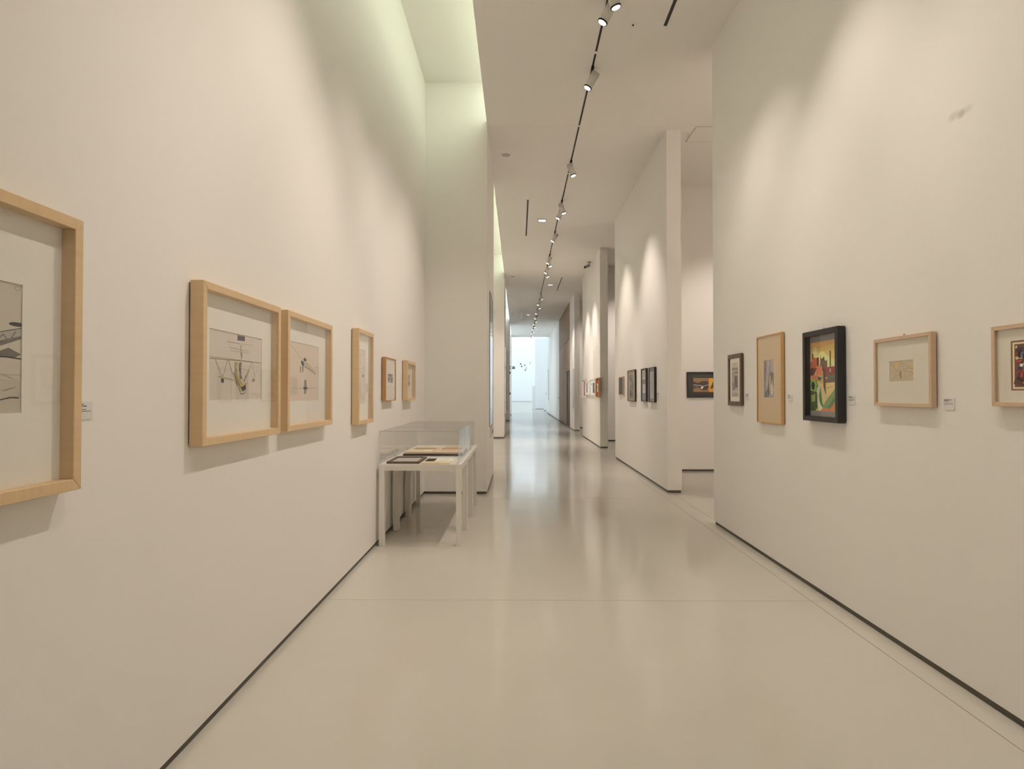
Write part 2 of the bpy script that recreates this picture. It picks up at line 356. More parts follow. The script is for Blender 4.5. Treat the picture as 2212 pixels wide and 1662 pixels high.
# spots in the side rooms
aim_spot(9.3, 'R', 11.6, 1.7, 1.2, x=4.0, tX=3.7, label='spotlight of the first side room, aimed at the orange picture', group='side room spotlights')
aim_spot(6.0, 'R', 4.0, 0.5, 5.6, x=4.6, tX=5.5, label='wide fill spotlight added in the first side room, aimed low', group='side room spotlights', spread=110)  # unseen wide lamp, added to brighten the first side room
aim_spot(16.6, 'R', 18.9, 1.7, 1.6, x=3.6, tX=3.4, z=ZC, label='spotlight of the second side room', group='side room spotlights', spread=90)
aim_spot(23.0, 'R', 26.1, 1.7, 1.6, x=3.6, tX=3.4, z=ZC, label='spotlight of the third side room', group='side room spotlights', spread=90)
# ------------------------------------------------------------------ other ceiling fittings
def slot_diffuser(x, y0, y1, label, z=ZC, wd=0.06):
    r = empty('linear_air_diffuser', (x, y0, z), 0, label, 'air vent', 'slot air vents in the ceiling'); L = y1-y0; t = 0.012
    box(-wd/2, -wd/2+t, 0, L, -0.004, 0.0).build('edge_trim', M['ceiling'], r); box(wd/2-t, wd/2, 0, L, -0.004, 0.0).build('edge_trim', M['ceiling'], r)
    box(-wd/2+t, wd/2-t, 0, t, -0.004, 0.0).build('end_trim', M['ceiling'], r); box(-wd/2+t, wd/2-t, L-t, L, -0.004, 0.0).build('end_trim', M['ceiling'], r)
    box(-wd/2+t, wd/2-t, t, L-t, -0.0015, 0.0).build('slot', M['dark'], r)
a = on_z(1436, 57, ZC)
slot_diffuser(a.x, a.y-2.6, a.y, 'black slot air vent at the top edge, right of the track')
a, b = on_z(1140.5, 431, ZC), on_z(1137, 510, ZC)
slot_diffuser(a.x, a.y, b.y, 'black slot air vent left of the track beside the square downlight', ZC, 0.056)
a, b = on_z(1214, 599, ZC), on_z(1203.5, 628, ZC)
slot_diffuser(a.x, a.y, b.y, 'black slot air vent far down the ceiling, right of the track', ZC, 0.056)
def speaker(px, py, label, r=0.085):
    c = on_z(px, py, ZC); z = ZC if c.y < YS else ZC
    if c.y > 31: z = ZC
    o = empty('ceiling_speaker', (c.x, c.y, z), 0, label, 'speaker', 'round ceiling speakers')
    MB().cyl((0, 0, 0), (0, 0, -0.008), r, r*0.96, 32).build('rim', M['ceiling'], o)
    MB().cyl((0, 0, -0.0081), (0, 0, -0.0095), r*0.86, n=32).build('grille', M['grille'], o)
speaker(1093, 334, 'round flush speaker on the near ceiling left of the track')
speaker(1107, 597, 'round flush speaker further down the ceiling on the left')
speaker(1108, 678, 'farthest round flush speaker, just before the bright hall')
def downlight(px, py, label, s=0.095):
    c = on_z(px, py, ZC); z = ZC if c.y < 31 else ZC
    o = empty('square_downlight', (c.x, c.y, z), 0, label, 'ceiling light', 'square ceiling lights')
    t = 0.016
    for q in ((-s, s, -s, -s+t), (-s, s, s-t, s), (-s, -s+t, -s+t, s-t), (s-t, s, -s+t, s-t)): box(*q, -0.014, 0).build('bezel', M['white'], o)
    box(-s+t, s-t, -s+t, s-t, -0.006, 0).build('diffuser', M['cool_lens'], o)
downlight(1171, 476, 'small square white downlight between air slot and track')
downlight(1189, 615.5, 'small square downlight beside the far air slot')
downlight(1141.5, 680, 'bright square downlight where the ceiling turns bluish')
downlight(1158.5, 711.5, 'farthest square downlight near the bright hall')
c = on_z(1367.5, 53, ZC)
o = empty('ceiling_sensor', (c.x, c.y, ZC), 0, 'tiny round ceiling sensor with a dark centre beside the top air slot', 'sensor')
MB().cyl((0, 0, 0), (0, 0, -0.004), 0.032, n=24).build('plate', M['ceiling'], o); MB().cyl((0, 0, -0.004), (0, 0, -0.014), 0.011, 0.008, n=14).build('eye', M['dark'], o)
c = on_z(1273, 566, ZC)
o = empty('security_camera', (c.x, c.y, ZC), 0, 'small grey security camera hanging from the ceiling at the third partition', 'camera')
MB().cyl((0, 0, 0), (0, 0, -0.02), 0.05, n=20).build('mount', M['mat_grey'], o)
MB().cyl((0, 0, -0.02), (-0.03, -0.02, -0.10), 0.014, n=10).build('arm', M['mat_grey'], o)
MB().cyl((0.0, 0.02, -0.10), (-0.14, -0.10, -0.18), 0.04, n=18).build('camera_body', M['mat_grey'], o, smooth=True)
MB().cyl((-0.14, -0.10, -0.18), (-0.147, -0.106, -0.184), 0.032, n=18).build('lens', M['dark'], o)
c = on_z(1127, 672, ZC)
o = empty('hanging_sign', (c.x, c.y, ZC), 0, 'narrow pale sign hanging edge-on from the far ceiling', 'sign')
for s in (-0.04, 0.04): MB().cyl((s, 0, 0), (s, 0, -0.14), 0.006, n=8).build('rod', M['steel'], o)
box(-0.05, 0.05, -0.3, 0.3, -0.42, -0.14).build('panel', M['white'], o)
# ------------------------------------------------------------------ pictures
ROT = {'L': math.pi/2, 'R': -math.pi/2, 'F': 0.0}
def ring(W, H, m, y0, y1):                       # four mitred rails, outer W x H, face width m
    O = [(0, 0), (W, 0), (W, H), (0, H)]; I = [(m, m), (W-m, m), (W-m, H-m), (m, H-m)]
    out = []
    for k in range(4):
        j = (k+1) % 4; q = [O[k], O[j], I[j], I[k]]
        out.append(MB().hexa([(x, y0, z) for x, z in q] + [(x, y1, z) for x, z in q]))
    return out
def art_mesh(parent, x0, z0, W, H, y, base, shapes, name='artwork'):
    b = MB(); b.poly([(x0, y, z0), (x0+W, y, z0), (x0+W, y, z0+H), (x0, y, z0+H)], base if not isinstance(base, tuple) else cmat(base))
    lay = 0
    for s in shapes:
        lay += 1; yy = y - 0.00006*lay
        P = lambda u, v: (x0+W*min(1, max(0, u)), yy, z0+H*min(1, max(0, v)))
        if s[0] == 'p': b.poly([P(u, v) for u, v in s[2]], cmat(s[1]))
        elif s[0] == 'l':                          # polyline: colour, width (m), points
            pts = [Vector((x0+W*u, z0+H*v)) for u, v in s[3]]; hw = s[2]/2
            for p, q in zip(pts, pts[1:]):
                d = q-p
                if d.length < 1e-6: continue
                nrm = Vector((-d.y, d.x)).normalized()*hw
                cl = lambda t: (min(x0+W, max(x0, t.x)), yy, min(z0+H, max(z0, t.y)))
                b.poly([cl(p-nrm), cl(q-nrm), cl(q+nrm), cl(p+nrm)], cmat(s[1]))
        elif s[0] == 'e':                          # ellipse: colour, (u,v), (ru,rv)
            b.poly([P(s[2][0]+s[3][0]*math.cos(t*math.pi/10), s[2][1]+s[3][1]*math.sin(t*math.pi/10)) for t in range(20)], cmat(s[1]))
    return b.build(name, None, parent)
def picture(label, side, Xf, xa, xb, yt, yb, t, mw, fm, rab, pic, board, base, shapes, standoff=0.006, knob=False, name='framed_picture', group=None, face=None, Yf=None, W=None, ends=None, glaze=True):
    """corners read in the photograph on the front plane; side L/R/F; pic = picture opening (x0,x1,z0,z1) in metres inside the frame or None"""
    if side == 'F': A, B = on_y(xa, yt, Yf), on_y(xa, yb, Yf); z1, z0 = A.z, B.z; loc = (A.x, Yf+t, z0)
    else:
        A, B = on_x(xa, yt, Xf), on_x(xa, yb, Xf); z1, z0 = A.z, B.z
        if W is None: W = abs(on_x(xb, yt, Xf).y - A.y)
        wallx = XL if side == 'L' else XR
        loc = (wallx, A.y, z0)
    H = z1-z0
    if ends is not None: loc = (loc[0], ends, loc[2])
    r = empty(name, loc, ROT[side], label, 'picture', group)
    for k, b in enumerate(ring(W, H, mw, -standoff, -t)):
        o = b.build('frame_rail', (fm + '_h' if fm+'_h' in M and k % 2 == 0 else fm) and M[fm+'_h' if (fm+'_h' in M and k % 2 == 0) else fm], r)
        md = o.modifiers.new('bevel', 'BEVEL'); md.width = min(0.0015, mw*0.15); md.segments = 1
    ym = -(t-rab)                                # surface of the mat
    box(0.008, W-0.008, 0, -standoff, 0.008, H-0.008).build('back_panel', M['base'], r)
    box(mw*0.9, W-mw*0.9, -standoff, ym+0.0035, mw*0.9, H-mw*0.9).build('backing', M['mat_grey'], r)
    x0, x1, q0, q1 = mw*0.98, W-mw*0.98, mw*0.98, H-mw*0.98
    if pic:
        a, b, c, d = pic
        mb = MB()
        for q in ((x0, x1, q0, c), (x0, x1, d, q1), (x0, a, c, d), (b, x1, c, d)): mb.box(q[0], q[1], ym, ym+0.003, q[2], q[3])
        mb.build('mat_board', M[board], r)
    else: a, b, c, d = x0, x1, q0, q1
    art_mesh(r, a, c, b-a, d-c, ym+0.0028, base, shapes)
    gy = -(t-0.006)
    if glaze: box(x0, x1, gy, gy+0.002, q0, q1).build('glazing', M['glass'], r)
    if knob:
        MB().cyl((W*0.52, -t*0.5, H), (W*0.52, -t*0.5, H+0.012), 0.005, n=10).build('hanging_screw', M['steel'], r)
    return r, W, H
def picpx(Xf, side, t, rab, frame_y, z0, xa, xb, yt, yb):
    """opening in frame metres from pixels on the mat plane"""
    Xm = Xf + (-rab if side == 'L' else rab)
    A, B = on_x(xa, yt, Xm), on_x(xb, yb, Xm); A2 = on_x(xa, yb, Xm)
    if side == 'L': return (A.y-frame_y, B.y-frame_y, A2.z-z0, A.z-z0)
    return (frame_y-A.y, frame_y-B.y, A2.z-z0, A.z-z0)
G1, G2, G3 = srgb(60, 56, 50), srgb(120, 110, 95), srgb(165, 150, 128)
PAP = (0.80, 0.73, 0.645)
def scribble(u0, u1, v0, v1, n, col, wd, seed):
    rr = random.Random(seed); out = []
    for i in range(n):
        pts = [(rr.uniform(u0, u1), rr.uniform(v0, v1))]
        for k in range(3): pts.append((min(u1, max(u0, pts[-1][0]+rr.uniform(-.25, .25)*(u1-u0))), min(v1, max(v0, pts[-1][1]+rr.uniform(-.25, .25)*(v1-v0)))))
        out.append(('l', col, wd, pts))
    return out
tL = 0.062; XfL = XL+tL
# A: big frame cut by the left edge
fA = on_x(181.3, 478, XfL); zA0 = on_x(172.5, 1055, XfL).z; WA = 0.93; yA = fA.y-WA
opA = picpx(XfL, 'L', tL, 0.041, yA, zA0, 46, 46, 613, 890)
opA = (0.17, opA[1], opA[2], opA[3])
YEL = (0.55, 0.45, 0.22); WNG = srgb(112, 100, 84)
picture('large pale wood box frame with a pencil aeroplane drawing, cut by the left edge', 'L', XfL, 181.3, 0, 478, 1055, tL, 0.033, 'oak', 0.041, opA, 'matboard', (0.69, 0.64, 0.55),
  [('p', (0.62, 0.57, 0.48), [(0, 0), (1, 0), (1, .25), (.5, .3), (0, .2)]), ('p', WNG, [(.55, .38), (.95, .58), (1, .60), (1, .575), (.6, .34)]), ('l', G1, .003, [(.5, .36), (1, .615)]),
   ('p', G3, [(.6, .5), (1, .66), (1, .60), (.6, .42)]), ('l', G1, .002, [(.6, .5), (1, .66)]), ('l', G2, .004, [(.86, .53), (.9, .6), (.93, .545), (.97, .63)]),
   ('e', G1, (.975, .685), (.045, .016)), ('p', WNG, [(.8, .42), (.93, .5), (1, .455), (.97, .43), (.86, .425)]), ('l', G1, .003, [(.7, .39), (.9, .43), (1, .42)]), ('p', G1, [(.74, .37), (.9, .45), (.84, .40)]),
   ('l', G2, .0015, [(.9, .17), (.97, .20)]), ('l', G1, .003, [(.88, .10), (.94, .12), (.99, .115)]), ('e', srgb(150, 138, 118), (.975, .965), (.015, .018)), ('e', srgb(192, 176, 150), (.975, .965), (.011, .014)),
   ('p', WNG, [(.1, .3), (.6, .5), (.62, .42), (.12, .2)]), ('e', G2, (.35, .45), (.12, .1)), ('l', G1, .003, [(.1, .6), (.7, .4)])] + scribble(.3, 1, .05, .3, 8, srgb(160, 146, 122), .0015, 3), ends=yA, W=WA)
# B
fB = on_x(440.1, 604.4, XfL); zB0 = on_x(440.1, 965, XfL).z
opB = picpx(XfL, 'L', tL, 0.041, fB.y, zB0, 452.5, 564.9, 708.7, 865)
shB = [('p', (0.76, 0.69, 0.60), [(0, 0), (1, 0), (1, .55), (0, .55)]), ('p', G2, [(.50, .90), (.645, .91), (.645, .985), (.50, .985)])] + \
  [('l', G1, .0012, [(.50, .91+.008*i), (.645, .918+.008*i)]) for i in range(8)] + [
  ('l', G2, .0022, [(.31, .86), (.53, .855)]), ('l', G3, .0016, [(.53, .855), (.8, .87)]), ('l', G2, .005, [(.57, .84), (.56, .78), (.58, .72), (.57, .66)]), ('l', G3, .002, [(.35, .78), (.72, .76)]), ('l', G3, .002, [(.33, .86), (.38, .73), (.75, .73)]),
  ('l', G2, .006, [(.57, .62), (.59, .68), (.56, .72)]),
  ('l', srgb(150, 128, 70), .003, [(0, .585), (.85, .60)]), ('l', G2, .0016, [(0, .61), (1, .60)]), ('l', G2, .002, [(.1, .575), (.23, .33)]), ('l', G2, .0025, [(.32, .59), (.23, .33)]), ('l', G2, .003, [(.33, .59), (.42, .35), (.5, .22)]), ('l', G2, .002, [(.78, .595), (.66, .3)]),
  ('l', G2, .002, [(.8, .595), (.85, .36)]), ('l', G3, .002, [(.95, .59), (.85, .36)]), ('p', G1, [(.205, .25), (.25, .25), (.25, .31), (.205, .31)]), ('p', G2, [(.79, .29), (.85, .29), (.85, .33), (.81, .33)]),
  ('l', srgb(178, 158, 104), .004, [(.16, .34), (.3, .32), (.5, .29), (.58, .33)]), ('p', YEL, [(.45, .57), (.5, .57), (.49, .42), (.54, .30), (.62, .24), (.70, .28), (.66, .18), (.56, .12), (.5, .22), (.45, .34)]),
  ('p', srgb(120, 110, 84), [(.53, .56), (.58, .58), (.56, .4), (.6, .32), (.55, .32), (.54, .44)]), ('l', G1, .004, [(.42, .42), (.48, .30), (.55, .2), (.6, .14)]), ('p', srgb(70, 64, 56), [(.57, .19), (.66, .23), (.67, .16), (.6, .12)]),
  ('l', G1, .003, [(.55, .09), (.62, .09), (.66, .13)]), ('l', G1, .0035, [(.62, .28), (.67, .38)]), ('l', srgb(90, 90, 100), .004, [(.56, .57), (.53, .5), (.55, .44), (.58, .40)]), ('l', G2, .004, [(.5, .42), (.46, .46)])]
picture('wide pale wood box frame with a pencil flying machine drawing, beside its twin', 'L', XfL, 440.1, 607.8, 604.4, 965, tL, 0.033, 'oak', 0.041, opB, 'matboard', PAP, shB)
# C
fC = on_x(622.8, 669.1, XfL); zC0 = on_x(622.8, 933, XfL).z
opC = picpx(XfL, 'L', tL, 0.041, fC.y, zC0, 627.2, 687.8, 736.4, 867)
shC = [('l', G2, .0022, [(.05, .93), (.36, .74), (.45, .72), (.72, .62), (.9, .52)]), ('p', G1, [(.36, .70), (.44, .70), (.48, .64), (.44, .60), (.38, .63)]), ('p', G2, [(.33, .60), (.37, .60), (.36, .49), (.33, .49)]), ('p', G2, [(.40, .61), (.45, .60), (.44, .5), (.41, .5)]),
  ('p', (0.64, 0.55, 0.37), [(.45, .69), (.55, .69), (.92, .49), (.86, .49), (.5, .59)]), ('l', G1, .003, [(.46, .6), (.7, .555), (.88, .48)]), ('p', G1, [(.44, .72), (.50, .77), (.52, .74), (.58, .73), (.5, .69)]), ('l', G2, .003, [(.88, .49), (.9, .62), (.97, .62), (.95, .48)]), ('l', G2, .002, [(.7, .55), (.74, .45)]),
  ('p', G2, [(.48, .37), (.55, .37), (.56, .25), (.54, .12), (.48, .12), (.47, .25)]), ('l', G3, .003, [(.1, .22), (.6, .22), (1, .24)]), ('p', G1, [(.45, .24), (.59, .24), (.59, .20), (.45, .20)])]
picture('second wide pale wood box frame with a propeller plane drawing, right of its twin', 'L', XfL, 622.8, 719.1, 669.1, 933, tL, 0.033, 'oak', 0.041, opC, 'matboard', (0.83, 0.72, 0.60), shC)
# D tall
fD = on_x(775.3, 708.7, XfL); zD0 = on_x(775.3, 918.5, XfL).z
WD = abs(on_x(807.7, 720, XfL).y-fD.y); o2 = picpx(XfL, 'L', tL, 0.041, fD.y, zD0, 789.7, 789.7, 757, 872)
opD = (WD-o2[1], o2[1], o2[2], o2[3])
picture('tall narrow pale wood box frame with a faint column of sketches', 'L', XfL, 775.3, 807.7, 708.7, 918.5, tL, 0.033, 'oak', 0.041, opD, 'matboard', PAP,
  scribble(.1, .9, .72, .95, 9, G3, .002, 1) + scribble(.1, .9, .45, .68, 10, G2, .002, 2) + scribble(.1, .95, .08, .4, 12, G3, .003, 4) + [('p', G2, [(.5, .52), (.8, .54), (.8, .5), (.5, .49)])])
# E honey, F pale
picture('small honey brown thin frame above the display cases', 'L', XL+0.047, 834, 855.6, 771, 867, 0.047, 0.011, 'honey', 0.010, (0.13, 0.39, 0.185, 0.275), 'matboard', srgb(176, 168, 154),
  scribble(.05, .95, .05, .95, 22, G1, .004, 5) + [('p', G2, [(.05, .3), (.3, .7), (.5, .2)]), ('p', G1, [(.6, .3), (.8, .8), (.9, .2)])])
picture('small pale wood box frame nearest the pier on the left wall', 'L', XL+0.064, 880.5, 898.2, 778.8, 866, 0.064, 0.035, 'oak', 0.042, (0.16, 0.42, 0.17, 0.31), 'matboard', srgb(190, 180, 160),
  scribble(.0, 1, .5, .95, 16, G2, .006, 6) + scribble(.0, 1, .05, .45, 16, G1, .006, 8))
# ---------------- right wall
BR = srgb
def right(label, xa, xb, yt, yb, t, mw, fm, rab, px, board, base, shapes, **k):
    Xf = XR-t; f = on_x(xa, yt, Xf); z0 = on_x(xa, yb, Xf).z
    op = picpx(Xf, 'R', t, rab, f.y, z0, *px) if px else None
    return picture(label, 'R', Xf, xa, xb, yt, yb, t, mw, fm, rab, op, board, base, shapes, **k)
right('small brown stained frame with a printed page, leftmost on the near right wall', 1571.7, 1600.5, 767.9, 875.7, 0.028, 0.042, 'walnut', 0.012, (1580, 1595.3, 784, 857.5), 'matboard', BR(196, 170, 138),
  [('p', BR(140, 124, 108), [(.12, .85), (.3, .85), (.3, .78), (.12, .78)]), ('p', G1, [(.4, .95), (.5, .95), (.5, .92), (.4, .92)])] + [('p', BR(100, 84, 70), [(.08+.14*i, .84), (.18+.14*i, .84), (.18+.14*i, .765), (.08+.14*i, .765)]) for i in range(6)] +
  [('p', BR(104, 90, 76), [(.35+.15*i, .74), (.46+.15*i, .74), (.46+.15*i, .66), (.35+.15*i, .66)]) for i in range(4)] + [('p', BR(150, 132, 112), [(.1, .74), (.32, .74), (.5, .63), (.9, .63), (.9, .18), (.1, .18)]), ('p', BR(70, 64, 60), [(.45, .6), (.78, .6), (.85, .28), (.4, .26)]), ('p', BR(110, 96, 82), [(.1, .45), (.4, .36), (.7, .2), (.1, .19)]),
  ('p', BR(214, 196, 170), [(.5, .24), (.75, .24), (.75, .20), (.5, .20)])] + [('l', BR(110, 92, 76), .006, [(.06, .10-.035*i), (.94, .10-.035*i)]) for i in range(3)])
right('tall light oak thin frame with a wide tan mat and small grey picture', 1633.6, 1687, 729.3, 912, 0.032, 0.012, 'tan_oak', 0.010, (1650, 1671.3, 780, 858.8), 'mat_tan', BR(150, 136, 122),
  [('p', BR(120, 104, 98), [(0, 1), (.25, 1), (.18, .5), (.05, .1), (0, .2)]), ('p', BR(168, 152, 134), [(.25, 1), (.55, 1), (.45, .5), (.3, .1), (.18, .5)]), ('p', BR(176, 140, 122), [(.7, 1), (1, 1), (1, .72), (.72, .7)]), ('p', BR(96, 88, 82), [(.55, .62), (1, .66), (1, .3), (.7, .35)]),
   ('p', BR(196, 160, 100), [(.55, .6), (.68, .6), (.66, .2), (.58, .15), (.5, .35)]), ('p', BR(92, 82, 76), [(.3, .2), (.5, .5), (.55, .1), (.35, 0)]), ('p', BR(190, 176, 156), [(.72, .3), (.85, .5), (.9, .1), (.7, .05)]), ('p', BR(80, 76, 74), [(.05, .1), (.3, .22), (.25, 0), (.05, 0)])] + scribble(0, 1, 0, 1, 14, BR(90, 82, 78), .003, 12))
town = [('p', BR(222, 176, 92), [(0, 1), (1, 1), (1, .5), (0, .5)]), ('p', BR(226, 160, 92), [(0, 1), (1, 1), (1, .95), (.3, .90), (0, .92)]), ('p', BR(230, 206, 124), [(.05, .75), (.5, .86), (1, .7), (1, .55), (0, .55)]), ('e', BR(212, 190, 130), (.2, .86), (.09, .07)),
  ('p', BR(92, 56, 40), [(.07, .84), (.12, .84), (.13, .7), (.07, .7)]), ('p', BR(184, 92, 62), [(.0, .70), (.14, .78), (.34, .76), (.34, .60), (0, .60)]), ('p', BR(110, 62, 46), [(.27, .78), (.36, .77), (.36, .62), (.27, .62)]), ('p', BR(112, 84, 62), [(.40, .62), (.42, .74), (.56, .77), (.6, .72), (.70, .72), (.70, .58), (.4, .58)]),
  ('p', BR(64, 52, 40), [(.44, .80), (.47, .74), (.42, .72)]), ('p', BR(64, 52, 40), [(.56, .79), (.6, .73), (.53, .73)]), ('p', BR(56, 74, 48), [(.80, .85), (.845, .85), (.845, .55), (.80, .55)]), ('p', BR(148, 62, 44), [(.55, .62), (1, .63), (1, .5), (.55, .48)]), ('p', BR(206, 120, 76), [(.25, .66), (.5, .64), (.5, .4), (.2, .46)]),
  ('p', BR(96, 60, 48), [(0, .63), (.28, .62), (.15, .52), (0, .51)]), ('p', BR(82, 62, 50), [(.52, .60), (.62, .6), (.64, .22), (.55, .25)]), ('p', BR(200, 112, 72), [(.05, .52), (.26, .52), (.25, .38), (.05, .42)]), ('p', BR(178, 168, 140), [(.3, .52), (.5, .50), (.5, .47), (.32, .48)]), ('p', BR(86, 96, 52), [(.3, .5), (.5, .48), (.46, .43), (.32, .45)]), ('p', BR(98, 108, 84), [(.7, .52), (1, .51), (1, .44), (.7, .46)]), ('p', BR(220, 214, 190), [(.80, .60), (.84, .60), (.84, .55), (.8, .55)]),
  ('p', BR(110, 82, 66), [(.62, .46), (1, .46), (1, .41), (.62, .40)]), ('p', BR(222, 182, 112), [(.68, .40), (1, .41), (1, .24), (.7, .22)]), ('p', BR(116, 148, 74), [(0, .45), (.3, .45), (.3, .28), (.1, .28), (0, .33)]), ('e', BR(156, 178, 84), (.12, .37), (.11, .09)), ('e', BR(44, 56, 40), (.115, .365), (.075, .065)), ('e', BR(28, 34, 30), (.12, .36), (.04, .04)),
  ('p', BR(84, 122, 70), [(.28, .38), (.42, .36), (.5, .12), (.62, .02), (.4, .05), (.3, .2)]), ('p', BR(202, 186, 148), [(.27, .32), (.4, .38), (.46, .45), (.44, .38), (.36, .22), (.42, .02), (.36, .0), (.3, .18)]), ('p', BR(190, 190, 150), [(.35, .36), (.5, .45), (.48, .47), (.3, .34)]), ('p', BR(196, 176, 120), [(.45, .34), (.55, .35), (.7, .16), (.6, .12)]),
  ('p', BR(124, 140, 84), [(1, .32), (.62, .13), (.45, .02), (.8, .02), (1, .14)]), ('p', BR(96, 116, 66), [(1, .22), (.7, .06), (.8, .02), (1, .14)]), ('p', BR(222, 206, 150), [(.3, .22), (.42, .1), (.6, .0), (.35, 0), (.3, .1)]), ('p', BR(210, 120, 70), [(.55, .05), (.8, .03), (1, .13), (1, 0), (.4, 0)]), ('p', BR(70, 84, 44), [(0, .3), (.28, .27), (.3, .05), (.2, 0), (0, 0)]), ('p', BR(150, 150, 78), [(.02, .22), (.2, .25), (.2, .14), (.05, .12)])]
town += [('p', BR(104, 58, 44), [(.70, .335+.001*i), (.72+.0*i, .335), (.72, .32), (.70, .32)]) for i in range(1)] + [('p', BR(110, 70, 40), [(.74+.07*i, .35), (.76+.07*i, .35), (.75+.07*i, .32)]) for i in range(3)]
right('deep black frame with a bright yellow and red townscape painting', 1733, 1808.5, 720, 907.8, 0.06, 0.036, 'black', 0.040, (1750, 1803.5, 742, 887), 'mat_grey', BR(222, 176, 92), town, knob=True)
right('small pale ash landscape frame with a tiny beige line drawing', 1886.2, 2010.4, 734.6, 876.8, 0.036, 0.020, 'pink_oak', 0.014, (1921.4, 1973, 781.3, 824.4), 'mat_cream', (0.72, 0.60, 0.43),
  [('p', BR(206, 172, 84), [(.2, .68), (.28, .96), (.37, .94), (.33, .72)]), ('p', BR(216, 172, 70), [(.78, .62), (.97, .72), (1, .66), (.8, .58)]), ('p', BR(150, 126, 88), [(.40, .3), (.44, .5), (.49, .55), (.5, .1), (.47, .1)])] +
  [('l', BR(150, 128, 96), .0014, q) for q in ([(.1, .08), (.35, .5), (.5, .9)], [(.5, .9), (.75, .72), (1, .5)], [(.5, .9), (.62, .5), (.62, .1)], [(.55, .55), (1, .38)], [(.55, .5), (1, .33)], [(.62, .1), (1, .36)], [(0, .95), (.45, .35)], [(0, .4), (.4, .55)], [(.55, .6), (1, .6)], [(.4, .35), (.05, .02)])], knob=True)
rr = random.Random(21)
colr = [BR(178, 64, 44), BR(140, 44, 36), BR(86, 50, 46), BR(120, 40, 34), BR(60, 52, 58), BR(44, 38, 40), BR(196, 96, 58), BR(210, 178, 120), BR(98, 116, 120), BR(206, 196, 168), BR(150, 52, 40), BR(74, 84, 96)]
ab = [('p', BR(222, 196, 140), [(.03, .03), (.97, .03), (.97, .97), (.03, .97)]), ('p', BR(110, 60, 50), [(.07, .07), (.93, .07), (.93, .93), (.07, .93)])]
for i in range(150):
    u, v = rr.uniform(.09, .86), rr.uniform(.08, .88); a = rr.uniform(.03, .14); b2 = rr.uniform(.02, .12); c = rr.choice(colr)
    if rr.random() < .3: ab.append(('e', c, (u+.05, v+.04), (min(a*.4, .9-u), min(b2*.4, .9-v))))
    else: ab.append(('p', c, [(u, v), (min(.93, u+a), v+rr.uniform(0, .02)), (min(.93, max(u, u+a+rr.uniform(-.04, .04))), min(.93, v+b2)), (u+rr.uniform(0, .04), min(.93, v+b2))]))
f5 = on_x(2140, 707, XR-0.036)
right('pale ash frame with a dense colourful abstract, cut by the right edge', 2140, 0, 707, 878, 0.036, 0.020, 'pink_oak', 0.014, (2182.8, 2290, 737.7, 844), 'mat_cream', BR(140, 84, 48), ab, W=0.47)
# ---------------- partition with four frames
right('small pinkish wood frame with a dark greenish picture, leftmost on the middle partition', 1336.2, 1345.6, 814.7, 854.5, 0.030, 0.022, 'pink_oak', 0.006, None, None, BR(96, 94, 84),
  [('p', BR(78, 80, 74), [(.2, 0), (.7, 0), (.8, .5), (.5, 1), (.2, .9)]), ('p', BR(120, 118, 100), [(.6, .1), (.9, .3), (.8, .6)])] + scribble(0, 1, 0, 1, 10, BR(70, 70, 66), .02, 31))
right('dark edged frame densely covered with black line figures on the middle partition', 1355.4, 1371, 801.3, 867, 0.034, 0.014, 'blackish', 0.012, (1358.6, 1369.6, 809, 862), 'mat_tan', BR(188, 172, 142),
  scribble(.1, .9, .05, .95, 46, BR(52, 46, 42), .009, 33) + [('e', BR(58, 52, 48), (rr.uniform(.15, .85), rr.uniform(.1, .9)), (.07, .03)) for i in range(16)])
right('dark frame with stacked grey and white documents, left one of the close pair', 1384.4, 1395.2, 797.5, 867.4, 0.036, 0.014, 'blackish', 0.012, (1387, 1394, 800.5, 865), 'mat_dark', BR(150, 142, 128),
  [('p', BR(176, 162, 136), [(.05, 1), (1, 1), (1, .78), (.05, .76)]), ('p', BR(214, 200, 170), [(.1, .75), (.9, .75), (.9, .70), (.1, .70)]), ('p', BR(112, 94, 70), [(.05, .70), (.95, .70), (.95, .54), (.05, .54)]), ('p', BR(210, 196, 168), [(.2, .52), (.95, .52), (.95, .26), (.2, .24)]), ('p', BR(104, 102, 106), [(0, .22), (1, .24), (1, 0), (0, 0)])] + [('l', G2, .006, [(.3, .48-.04*i), (.85, .48-.04*i)]) for i in range(5)])
right('dark frame with one tall white sheet, right one of the close pair', 1400.8, 1413, 795, 869, 0.038, 0.014, 'blackish', 0.014, (1403, 1412.2, 804, 861), 'mat_grey', BR(190, 182, 164),
  [('l', BR(160, 150, 132), .008, [(.2, .9-.045*i), (.85, .9-.045*i)]) for i in range(17)])
